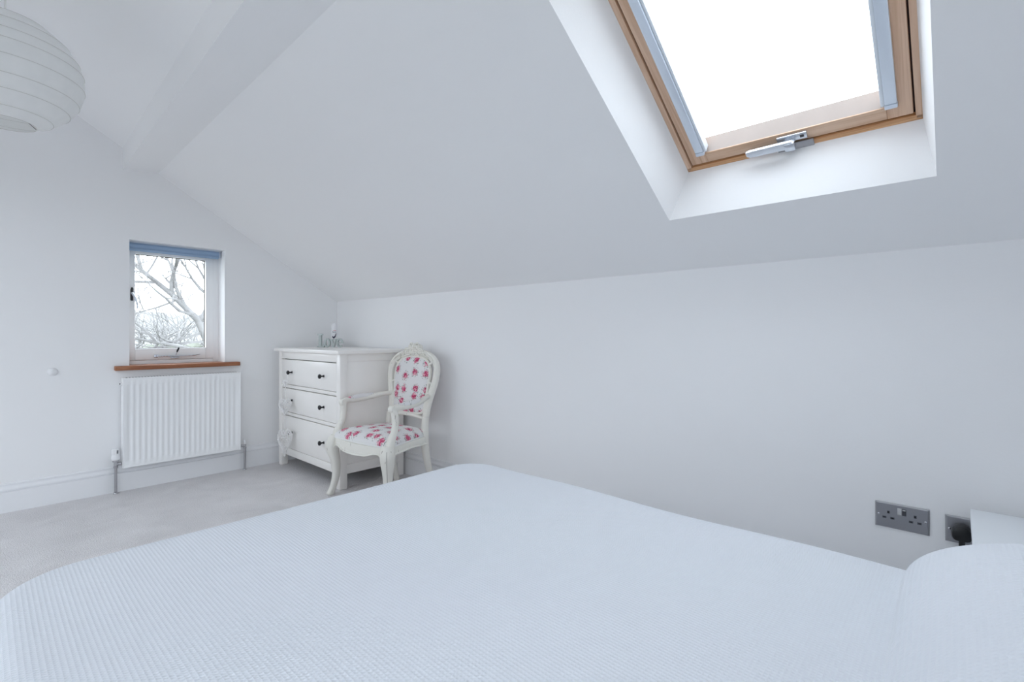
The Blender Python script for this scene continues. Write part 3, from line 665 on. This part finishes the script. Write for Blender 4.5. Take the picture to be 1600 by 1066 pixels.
# back: leaning plane
def BY(z): return RBk + .004 + max(0, z - .42) * .135 + max(0, z - .42) ** 2 * .03
HW = [(.40, .180), (.48, .178), (.56, .186), (.63, .203), (.70, .224), (.76, .235), (.81, .233), (.848, .213), (.880, .175), (.900, .125), (.911, .07)]
right = cat(HW, 4)
outl = [(w, z) for z, w in right] + [(0, .915)] + [(-w, z) for z, w in reversed(right)]
bm = new(); R = []
for i, (x, z) in enumerate(outl):
    a, b = outl[max(i - 1, 0)], outl[min(i + 1, len(outl) - 1)]
    t = Vector((b[0] - a[0], 0, b[1] - a[1])).normalized(); nrm = Vector((t.z, 0, -t.x))        # outward in the back's plane
    hw, hd = .0165, .0155
    ring = []
    for u, v in ((-1.75, -.45), (-1.3, -.85), (-.7, -.70), (-.2, -1.05), (.4, -1.05), (.8, -.75), (1, -.2), (1, .7), (.6, 1), (-1.3, 1), (-1.75, .5)):
        p = Vector((x, BY(z), z)) + nrm * (hw * u) + Vector((0, 1, 0)) * (hd * v); ring.append(p)
    R.append(ring)
rings(bm, R); part('back_frame', bm, 'chair_paint', 40)
# inner upholstered panel with its moulded border
IW = [(.508, .075), (.515, .125), (.535, .150), (.60, .157), (.68, .166), (.75, .172), (.80, .168), (.84, .147), (.868, .105), (.880, .05)]
ir = cat(IW, 4)
inn = [(0, .505)] + [(w, z) for z, w in ir] + [(0, .884)] + [(-w, z) for z, w in reversed(ir)]
ccx, ccz = 0, .70
bm = new(); R = []
for k, dpt in ((.985, .010), (.985, -.004), (.95, -.014), (.85, -.022), (.65, -.029), (.4, -.033), (.03, -.035)):
    R.append([(ccx + (x - ccx) * k, BY(ccz + (z - ccz) * k) + dpt, ccz + (z - ccz) * k) for x, z in inn])
rings(bm, R); part('back_upholstery', bm, 'chair_fabric_back', 60)
bm = new(); tube(bm, [(x, BY(z) - .001, z) for x, z in inn], .011, 8, True, up=(0, 1, 0)); part('panel_moulding', bm, 'chair_paint', 60)
bm = new(); tube(bm, cat([(-.178, BY(.49), .478), (-.12, BY(.49), .487), (-.05, BY(.49) - .004, .496), (0, BY(.49) - .006, .498), (.05, BY(.49) - .004, .496), (.12, BY(.49), .487), (.178, BY(.49), .478)], 4), .013, 8, up=(0, 0, 1)); part('cross_rail', bm)
# short scrolled links between frame and panel
for sx in (-1, 1):
    for x0, z0, x1, z1 in ((.168, .645, .200, .630), (.150, .565, .184, .555), (.155, .830, .205, .868), (.172, .715, .222, .70)):
        bm = new(); tube(bm, [(sx * x0, BY(z0), z0), (sx * (x0 + x1) / 2, BY(z0) - .004, (z0 + z1) / 2 - .004), (sx * x1, BY(z1), z1)], [.010, .007, .010], 8); part('scroll_link', bm)
# carved crest: flowers, leaves and scrolls
def flower(cx, cz, r, name='carved_flower'):
    bm = new(); y = BY(cz) - .017
    for k in range(6):
        a = 2 * PI * k / 6 + .3; t = new(); bmesh.ops.create_icosphere(t, subdivisions=2, radius=1)
        bmesh.ops.scale(t, vec=(r * .52, r * .32, r * .36), verts=t.verts); bmesh.ops.rotate(t, cent=(0, 0, 0), matrix=Matrix.Rotation(-a, 3, 'Y'), verts=t.verts)
        bmesh.ops.translate(t, vec=(cx + math.cos(a) * r * .58, y, cz + math.sin(a) * r * .58), verts=t.verts); add(bm, t)
    t = new(); bmesh.ops.create_icosphere(t, subdivisions=2, radius=r * .34); bmesh.ops.translate(t, vec=(cx, y - r * .22, cz), verts=t.verts); add(bm, t)
    return part(name, bm, 'chair_paint', 70)
bm = new(); poly = cat([(-.115, .890), (-.075, .918), (-.058, .932), (-.050, .955), (-.022, .966), (0, .969), (.022, .966), (.050, .955), (.058, .932), (.075, .918), (.115, .890), (.06, .898), (.03, .886), (0, .880), (-.03, .886), (-.06, .898)], 4, True)
prism(bm, poly, lambda u, v, t: (u, BY(v) + t, v), -.012, .012); part('crest_block', bm, 'chair_paint', 40)
for cx, cz, r in ((0, .944, .027), (-.040, .942, .020), (.040, .942, .020), (-.066, .914, .018), (.066, .914, .018), (-.028, .912, .015), (.028, .912, .015), (0, .902, .015), (-.105, .900, .015), (.105, .900, .015), (-.140, .883, .012), (.140, .883, .012)): flower(cx, cz, r)
for sx in (-1, 1):
    for (c0, c1, c2) in (((.014, .962), (.030, .972), (.048, .962)), ((.05, .930), (.075, .934), (.100, .915)), ((.095, .908), (.125, .906), (.152, .886)), ((.02, .890), (.045, .894), (.07, .884)), ((.145, .890), (.175, .880), (.198, .855))):
        bm = new(); tube(bm, cat([(sx * c[0], BY(c[1]) - .019, c[1]) for c in (c0, c1, c2)], 4), [.004, .006, .007, .0075, .0075, .0065, .005, .0035, .002], 6); part('carved_leaf', bm, 'chair_paint', 70)
# arms
for sx in (-1, 1):
    pts = [(sx * .188, BY(.60) - .006, .628), (sx * .222, RBk - .05, .618), (sx * .252, RBk - .13, .604), (sx * .262, RBk - .22, .597), (sx * .258, RBk - .285, .598), (sx * .25, RBk - .315, .592)]
    P = cat(pts, 5); rad = [.0175 + .004 * math.sin(PI * i / (len(P) - 1)) + (.004 if i > len(P) - 7 else 0) for i in range(len(P))]
    bm = new(); tube(bm, P, rad, 10, flat=.85, up=(1, 0, 0)); arm = part('arm', bm)
    bm = new(); lathe(bm, [(0, sx * .232), (.019, sx * .232), (.022, sx * .25), (.019, sx * .269), (0, sx * .269)], axis='x', o=(0, RBk - .318, .590), n=16); s_ = part('arm_scroll', bm); s_.parent = arm
    bm = new(); R = []
    PP = P[7:20]
    for i, p in enumerate(PP):
        k = math.sin(PI * (i + .35) / (len(PP) - .3)) ** .5; R.append([(p[0] + .022 * k * math.cos(a), p[1], p[2] + .010 + .024 * k * max(0, math.sin(a)) + .004 * min(0, math.sin(a))) for a in [2 * PI * j / 12 for j in range(12)]])
    rings(bm, R); a_ = part('arm_pad', bm, 'chair_fabric_seat', 60); a_.parent = arm
    sp = cat([(sx * (FH + .004), FB + .004, .36, .023), (sx * (FH + .006), FB + .022, .42, .020), (sx * (FH + .002), FB + .048, .47, .017), (sx * (FH - .002), FB + .056, .53, .016), (sx * (FH - .006), FB + .050, .575, .017), (sx * (FH - .008), FB + .046, .592, .017)], 1)
    bm = new(); sq_loft(bm, sp, (sx * .7, -.7)); part('arm_support', bm)

# ------------------------------------------------------------------ bed
BX0, BX1, BF, BH, BT_ = .022, 1.39, 1.49, -.50, .506
BD = thing('divan_bed', 'grey fabric divan bed base with headboard under the bedspread', 'bed', ((BX0 + BX1) / 2, .45, 0))
bm = new(); box(bm, BX0 + .03, BX1 - .03, BH, BF - .03, .04, .29, .012); obj('base', bm, 'divan_fabric', BD, 40)
bm = new(); box(bm, BX0 - .01, BX1 + .01, BH - .075, BH - .004, .04, .86, .02, 3); obj('headboard', bm, 'divan_fabric', BD, 40)
for x in (BX0 + .10, BX1 - .10):
    for y in (BH + .15, BF - .15):
        bm = new(); lathe(bm, [(.025, 0.001), (.025, .042)], x, y, 14); obj('foot', bm, 'dark_plastic', BD)
bm = new(); box(bm, BX0 + .02, BX1 - .02, BH + .002, BF - .02, .292, BT_ - .03, .035, 4); tag(obj('mattress', bm, 'mattress_fabric', None, 50), 'white mattress on the divan bed under the bedspread', 'mattress')
# waffle bedspread drawn over the pillows
XI0, XI1, YI1 = BX0 - .03, BX1 + .03, BF + .03
CR, RR, DROP = .165, .055, .36
def pill(x, y, cx):
    u = (x - cx) / .352; v = (y + .26) / .342
    k = min(1, max(0, (.35 - u) / .7)); q = .46 + .55 * k * k * (3 - 2 * k)      # firm edge towards the low wall, softer elsewhere
    u = abs(u); v = abs(v)
    if u >= 1 or v >= 1: return 0.0
    return .181 * (1 - u ** 3.4) ** .55 * (1 - v ** 2.6) ** q
def spread_pt(a, b):
    cx = min(max(a, XI0 + CR), XI1 - CR); cy = min(b, YI1 - CR)
    dx, dy = a - cx, b - cy; d = math.hypot(dx, dy)
    if d < 1e-9: x, y, z, dr = a, b, BT_, 0
    else:
        nx, ny = dx / d, dy / d; f0 = CR - RR; dd = min(d, f0 + RR * PI / 2 + DROP)
        if dd <= f0: hd, dr = dd, 0
        elif dd <= f0 + RR * PI / 2: t = (dd - f0) / RR; hd = f0 + RR * math.sin(t); dr = RR * (1 - math.cos(t))
        else:
            q = dd - f0 - RR * PI / 2; dr = RR + q
            s = (b if abs(nx) > abs(ny) else a); hd = CR + q * .04 + .012 * q / DROP * math.sin(s * 21) + .008 * q / DROP * math.sin(s * 47 + 1)
        x, y, z = cx + nx * hd, cy + ny * hd, BT_ - dr
    fade = max(0, 1 - dr / .05)
    z += fade * (.004 * math.sin(3.1 * a + 1) * math.sin(2.3 * b) + .006 + .003 * math.sin(9 * b + 4 * a))
    k = max(0.0, 1 - dr / .16)
    z += k * max(pill(x, y, 1.035), pill(x, y, .375))
    return (x, y, z)
ext = CR - RR + RR * PI / 2 + DROP - CR
na, nb = 180, 280
A = [XI0 - ext + (XI1 - XI0 + 2 * ext) * i / na for i in range(na + 1)]
Bq = [BH + .01 + (YI1 + ext - BH - .01) * j / nb for j in range(nb + 1)]
me = bpy.data.meshes.new('bedspread')
vs = [spread_pt(a, b) for b in Bq for a in A]
fs = [(j * (na + 1) + i, j * (na + 1) + i + 1, (j + 1) * (na + 1) + i + 1, (j + 1) * (na + 1) + i) for j in range(nb) for i in range(na)]
me.from_pydata(vs, [], fs); uvl = me.uv_layers.new(name='UVMap')
for lp in me.loops:
    j, i = divmod(lp.vertex_index, na + 1); uvl.data[lp.index].uv = (A[i], Bq[j])
for p in me.polygons: p.use_smooth = True
me.materials.append(MATS['waffle_cotton'])
bs = bpy.data.objects.new('bedspread', me); C.objects.link(bs)
tag(bs, 'white waffle-weave cotton bedspread covering the bed and pillows', 'bedspread')

# bedside table between bed and low wall
NX0, NX1, NY0, NY1, NZ = 1.60, 2.075, -.43, -.028, .49
NT = thing('bedside_table', 'pale white bedside table beside the bed against the low wall', 'bedside table', ((NX0 + NX1) / 2, (NY0 + NY1) / 2, 0))
bm = new(); box(bm, NX0, NX1, NY0, NY1, NZ - .022, NZ, .004, 3); obj('top', bm, 'table_paint', NT, 40)
bm = new(); box(bm, NX0 + .02, NX1 - .02, NY0 + .01, NY1 - .034, .12, NZ - .022, .003); obj('body', bm, 'table_paint', NT, 40)
for z0, z1 in ((.13, .29), (.296, .458)):
    bm = new(); box(bm, NX0 + .028, NX1 - .028, NY1 - .0345, NY1 - .018, z0, z1, .003); d = obj('drawer', bm, 'table_paint', NT, 40)
    bm = new(); lathe(bm, [(.006, NY1 - .019), (.005, NY1 - .010), (.012, NY1 - .003), (.010, NY1 + .003), (0, NY1 + .005)], axis='y', o=((NX0 + NX1) / 2 - .05, 0, (z0 + z1) / 2), n=14); sub(obj('knob', bm, 'black_knob', NT, 50), d)
for x in (NX0 + .022, NX1 - .058):
    for y in (NY0 + .012, NY1 - .072):
        bm = new(); box(bm, x, x + .036, y, y + .036, .001, .12, .003); obj('leg', bm, 'table_paint', NT, 40)

# ------------------------------------------------------------------ sockets on the low wall
def outlet(name, label, y0, y1, zc, cols, holes):
    t = thing(name, label, 'wall socket', (XK, (y0 + y1) / 2, zc))
    bm = new(); R = []
    for k, x in ((0, XK - .0005), (0, XK - .003), (.0045, XK - .0055)):
        R.append([(x, y, z) for y, z in ((y0 + k, zc - .043 + k), (y1 - k, zc - .043 + k), (y1 - k, zc + .043 - k), (y0 + k, zc + .043 - k))])
    rings(bm, R); obj('faceplate', bm, 'steel', t)
    X = XK - .0055
    for c in cols:
        if holes:
            for dy, dz, w, h in ((0, .011, .008, .010), (.011, -.008, .012, .008), (-.011, -.008, .012, .008)):
                bm = new(); box(bm, X - .0012, X + .001, c + dy - w / 2, c + dy + w / 2, zc + dz - h / 2, zc + dz + h / 2, .0008); s = obj('pin_insert', bm, 'insert_grey', t)
                bm = new(); box(bm, X - .0014, X, c + dy - w * .30, c + dy + w * .30, zc + dz - h * (.32 if h > w else .22), zc + dz + h * (.32 if h > w else .22)); sub(obj('pin_slot', bm, 'black_plastic', t), s)
    for y in (y0 + .010, y1 - .010):
        bm = new(); lathe(bm, [(.0036, X + .001), (.0036, X - .001), (.0025, X - .0018), (0, X - .002)], axis='x', o=(0, y, zc), n=12); obj('screw', bm, 'chrome', t, 40)
    return t, X
t, X = outlet('double_socket', 'brushed steel double wall socket with two rocker switches', .069, .215, .401, (.178, .106), True)
for y, mm in ((.1478, 'switch_white'), (.1352, 'switch_dark')):
    bm = new(); box(bm, X - .0025, X + .001, y - .0056, y + .0056, .4085, .4315, .0008); sw = obj('switch', bm, mm, t)
    bm = new(); box(bm, X - .0032, X - .002, y - .004, y + .004, .4255, .4295, .0004) if mm == 'switch_dark' else box(bm, X - .0030, X - .002, y - .004, y + .004, .411, .4125, .0002)
    sub(obj('switch_mark', bm, 'switch_white', t), sw)
outlet('single_socket', 'brushed steel single wall socket with a black plug in it', -.056, .030, .398, (), False)
PG = thing('power_plug', 'black three-pin plug pushed into the single socket', 'plug', (XK - .006, -.012, .39))
bm = new(); R = []
prof = cat([(-.024, -.014), (-.026, .004), (-.020, .020), (-.008, .028), (.008, .028), (.020, .020), (.026, .004), (.024, -.014), (.014, -.022), (-.014, -.022)], 3, True)
for k, x in ((.94, XK - .0065), (1, XK - .010), (1, XK - .030), (.88, XK - .040), (.6, XK - .044)): R.append([(x, -.010 + u * k, .393 + v * k) for u, v in prof])
rings(bm, R); obj('plug_body', bm, 'black_plastic', PG, 40)
bm = new(); lathe(bm, [(.008, .30), (.008, .345), (.0085, .375)], XK - .024, -.010, 10); obj('cord_grip', bm, 'black_plastic', PG, 40)
bm = new(); tube(bm, cat([(XK - .024, -.010, .31), (XK - .024, -.008, .22), (XK - .026, -.012, .10), (XK - .030, -.03, .012), (XK - .028, -.15, .006), (XK - .028, -.40, .006)], 5), .0035, 6); obj('cable', bm, 'black_plastic', PG, 60)

# ------------------------------------------------------------------ paper lantern
LC = Vector((.062, 2.69, 2.04)); LR, LH = .232, .214
PL = thing('pendant_lamp', 'round white rice paper lantern hanging from the ridge', 'pendant lamp', (LC.x, LC.y, slope(LC.x)))
NR = 9
def lan(t): return (LR * math.cos(t), LH * math.sin(t))
t0, t1 = -math.radians(68), math.radians(70); prof = []
rt = []
random.seed(3)
for i in range(NR + 1): rt.append(t0 + (t1 - t0) * (i + (random.uniform(-.22, .22) if 0 < i < NR else 0)) / NR)
for i in range(NR):
    for s in range(4):
        t = rt[i] + (rt[i + 1] - rt[i]) * s / 4; k = 1 - .005 * math.sin(PI * s / 4); r, h = lan(t); prof.append((r * k, h * k))
prof.append(lan(rt[-1]))
bm = new(); R = [[(LC.x + r * math.cos(2 * PI * j / 64), LC.y + r * math.sin(2 * PI * j / 64), LC.z + h) for j in range(64)] for r, h in prof]
rings(bm, R, caps=False); sh = obj('paper_shade', bm, 'rice_paper', PL, 80)
for i, t in enumerate(rt):
    r, h = lan(t); tl = random.uniform(-.03, .03)
    bm = new(); tube(bm, [(LC.x + (r + .0006) * math.cos(2 * PI * j / 64), LC.y + (r + .0006) * math.sin(2 * PI * j / 64), LC.z + h) for j in range(64)], .0010, 5, True); sub(obj('rib', bm, 'rib_wire', PL), sh)
rb, hb = lan(t0); rtp, htp = lan(t1)
bm = new(); tube(bm, [(LC.x - rb * .98, LC.y, LC.z + hb), (LC.x - rb * .6, LC.y, LC.z + hb + .03), (LC.x - .02, LC.y, LC.z + .05), (LC.x - .02, LC.y, LC.z + htp - .01), (LC.x - rtp, LC.y, LC.z + htp)], .0013, 5)
tube(bm, [(LC.x + rb * .98, LC.y, LC.z + hb), (LC.x + rb * .6, LC.y, LC.z + hb + .03), (LC.x + .02, LC.y, LC.z + .05), (LC.x + .02, LC.y, LC.z + htp - .01), (LC.x + rtp, LC.y, LC.z + htp)], .0013, 5); obj('wire_stretcher', bm, 'iron', PL)
bm = new(); lathe(bm, [(.006, .205), (.018, .20), (.02, .15), (.02, .13)], LC.x, LC.y, 16); bmesh.ops.translate(bm, vec=(0, 0, LC.z), verts=bm.verts); obj('lamp_holder', bm, 'white_plastic', PL, 40)
bm = new(); lathe(bm, [(.013, .13), (.014, .11), (.028, .07), (.03, .05), (.022, .03), (0, .02)], LC.x, LC.y, 18); bmesh.ops.translate(bm, vec=(0, 0, LC.z), verts=bm.verts); obj('bulb', bm, 'bulb_glass', PL, 60)
bm = new(); lathe(bm, [(.0035, LC.z + .2), (.0035, slope(LC.x) - .02)], LC.x, LC.y, 8); obj('cord', bm, 'flex', PL, 60)
bm = new(); lathe(bm, [(.012, -.060), (.045, -.045), (.050, -.02), (.050, .02)], LC.x, LC.y, 20); bmesh.ops.translate(bm, vec=(0, 0, slope(LC.x)), verts=bm.verts); obj('ceiling_rose', bm, 'white_plastic', PL, 40)

# ------------------------------------------------------------------ garden outside
bm = new(); quad(bm, (-150, 5.2, -2.7), (200, 5.2, -2.7), (200, 60, -2.7), (-150, 60, -2.7)); quad(bm, (-150, -150, -2.71), (200, -150, -2.71), (200, 5.2, -2.71), (-150, 5.2, -2.71))
struct('ground', bm, 'field', 'pale winter field outside the window')
bm = new(); random.seed(5)
V = []
for j in range(8):
    row = []
    for i in range(61):
        x = -140 + 330 * i / 60; y = 60 + 14 * j; z = -2.7 + (j / 7) ** 1.2 * 9.5 + (1.0 * math.sin(x * .05 + j) + .6 * math.sin(x * .13)) * (j / 7)
        row.append(bm.verts.new((x, y, z)))
    V.append(row)
for j in range(7):
    for i in range(60): bm.faces.new((V[j][i], V[j][i + 1], V[j + 1][i + 1], V[j + 1][i]))
struct('hill', bm, 'hill', 'pale hillside beyond the garden', 60)
def branch(bm, p, d, L, r, lvl, spread, rng, nseg=5):
    pts, rad = [p.copy()], [r]
    q, dd = p.copy(), d.copy(); kids = []
    for i in range(nseg):
        dd = (dd + Vector((rng.gauss(0, .16), rng.gauss(0, .16), rng.gauss(.02, .14)))).normalized()
        q = q + dd * (L / nseg); pts.append(q.copy()); rad.append(r * (1 - .75 * (i + 1) / nseg) + .002)
        if lvl > 0 and i >= 1:
            for _ in range(1 if i % 2 else 2): kids.append((q.copy(), dd.copy(), r * (1 - .7 * (i + 1) / nseg)))
    tube(bm, pts, rad, 6 if r > .05 else 4)
    for kp, kd, kr in kids:
        ax = Vector((rng.gauss(0, 1), rng.gauss(0, 1), rng.gauss(.35, .8))).normalized()
        nd = (kd * .55 + ax * spread).normalized(); branch(bm, kp, nd, L * rng.uniform(.48, .72), max(kr * .8, .004), lvl - 1, spread, rng, 4)
# big tree: trunk stands to the right of the view, a heavy limb leans across the window
rng = random.Random(11)
BTR = thing('bare_tree', 'large bare tree with a leaning trunk seen through the small window', 'tree', (4.9, 15.8, -2.7))
bm = new(); tp = [Vector(p) for p in ((4.9, 15.8, -2.75), (4.8, 15.8, -1.2), (4.55, 15.8, .4), (4.15, 15.9, 1.45), (3.55, 16.0, 2.15), (2.9, 16.1, 2.75), (2.2, 16.2, 3.5))]
tube(bm, tp, [.24, .17, .12, .09, .07, .05, .03], 10); obj('trunk', bm, 'bark', BTR, 60)
bm = new()
for (p, d, L, r) in (((4.55, 15.8, .4), (-.9, .1, .25), 2.4, .07), ((4.2, 15.9, 1.4), (.35, .2, .9), 2.0, .08), ((3.9, 15.9, 1.7), (-.5, .1, .85), 1.8, .06), ((3.55, 16, 2.15), (.2, 0, 1), 1.8, .06),
                     ((3.2, 16.05, 2.45), (-.9, 0, -.15), 1.8, .05), ((4.3, 15.85, 1.1), (-.9, -.1, -.25), 2.0, .05), ((2.9, 16.1, 2.75), (-.3, 0, .9), 1.6, .05), ((4.4, 15.9, 1.0), (.9, .2, .5), 2.0, .07), ((3.7, 16, 2.0), (-1, .1, -.5), 1.4, .035), ((4.6, 15.8, .2), (-.8, 0, -.2), 1.8, .04), ((4.0, 15.9, 1.6), (-.8, 0, .3), 1.7, .05), ((3.4, 16, 2.3), (-.6, .1, .5), 1.5, .04), ((4.5, 15.8, .8), (-.9, .1, .05), 2.0, .05), ((3.0, 16.1, 2.65), (.4, 0, .7), 1.4, .035), ((4.4, 15.9, 1.2), (.1, 0, 1), 2.2, .06)):
    branch(bm, Vector(p), Vector(d).normalized(), L, r, 3, .75, rng)
obj('branches', bm, 'bark', BTR)
for x, y, h, sd, lb in ((4.4, 24, 3.6, 1, 'small leafless tree standing behind the large leaning tree'), (8.6, 40, 5.2, 2, 'leafless tree at the foot of the pale hillside'), (13.5, 52, 5.0, 3, 'small leafless tree out on the pale hillside')):
    rng = random.Random(sd); t = thing('distant_tree', lb, 'tree', (x, y, -2.7), group='leafless trees at the field edge')
    bm = new(); tube(bm, [(x, y, -2.75), (x + .1, y, -1.5), (x, y, 0)], [.16, .12, .08], 7); obj('trunk', bm, 'twig', t)
    bm = new()
    for k in range(7):
        a = 2 * PI * k / 7 + sd; branch(bm, Vector((x, y, -1.2 + .2 * k)), Vector((math.cos(a) * .8, math.sin(a) * .8, .8)).normalized(), h * .55, .06, 2, .6, rng)
    obj('branches', bm, 'twig', t)
random.seed(21)
bm = new()
for k in range(260):
    x = -2 + 16 * random.random(); y = 31 + random.uniform(-.6, .6); z = -2.7 + 2.9 * random.random() ** .8; r = random.uniform(.25, .5)
    t = new(); bmesh.ops.create_icosphere(t, subdivisions=2, radius=r)
    for v in t.verts: v.co *= random.uniform(.72, 1.25)
    bmesh.ops.translate(t, vec=(x, y, z), verts=t.verts); add(bm, t)
tag(obj('hedge', bm, 'hedge'), 'rough garden hedge low in the view through the small window', 'hedge')
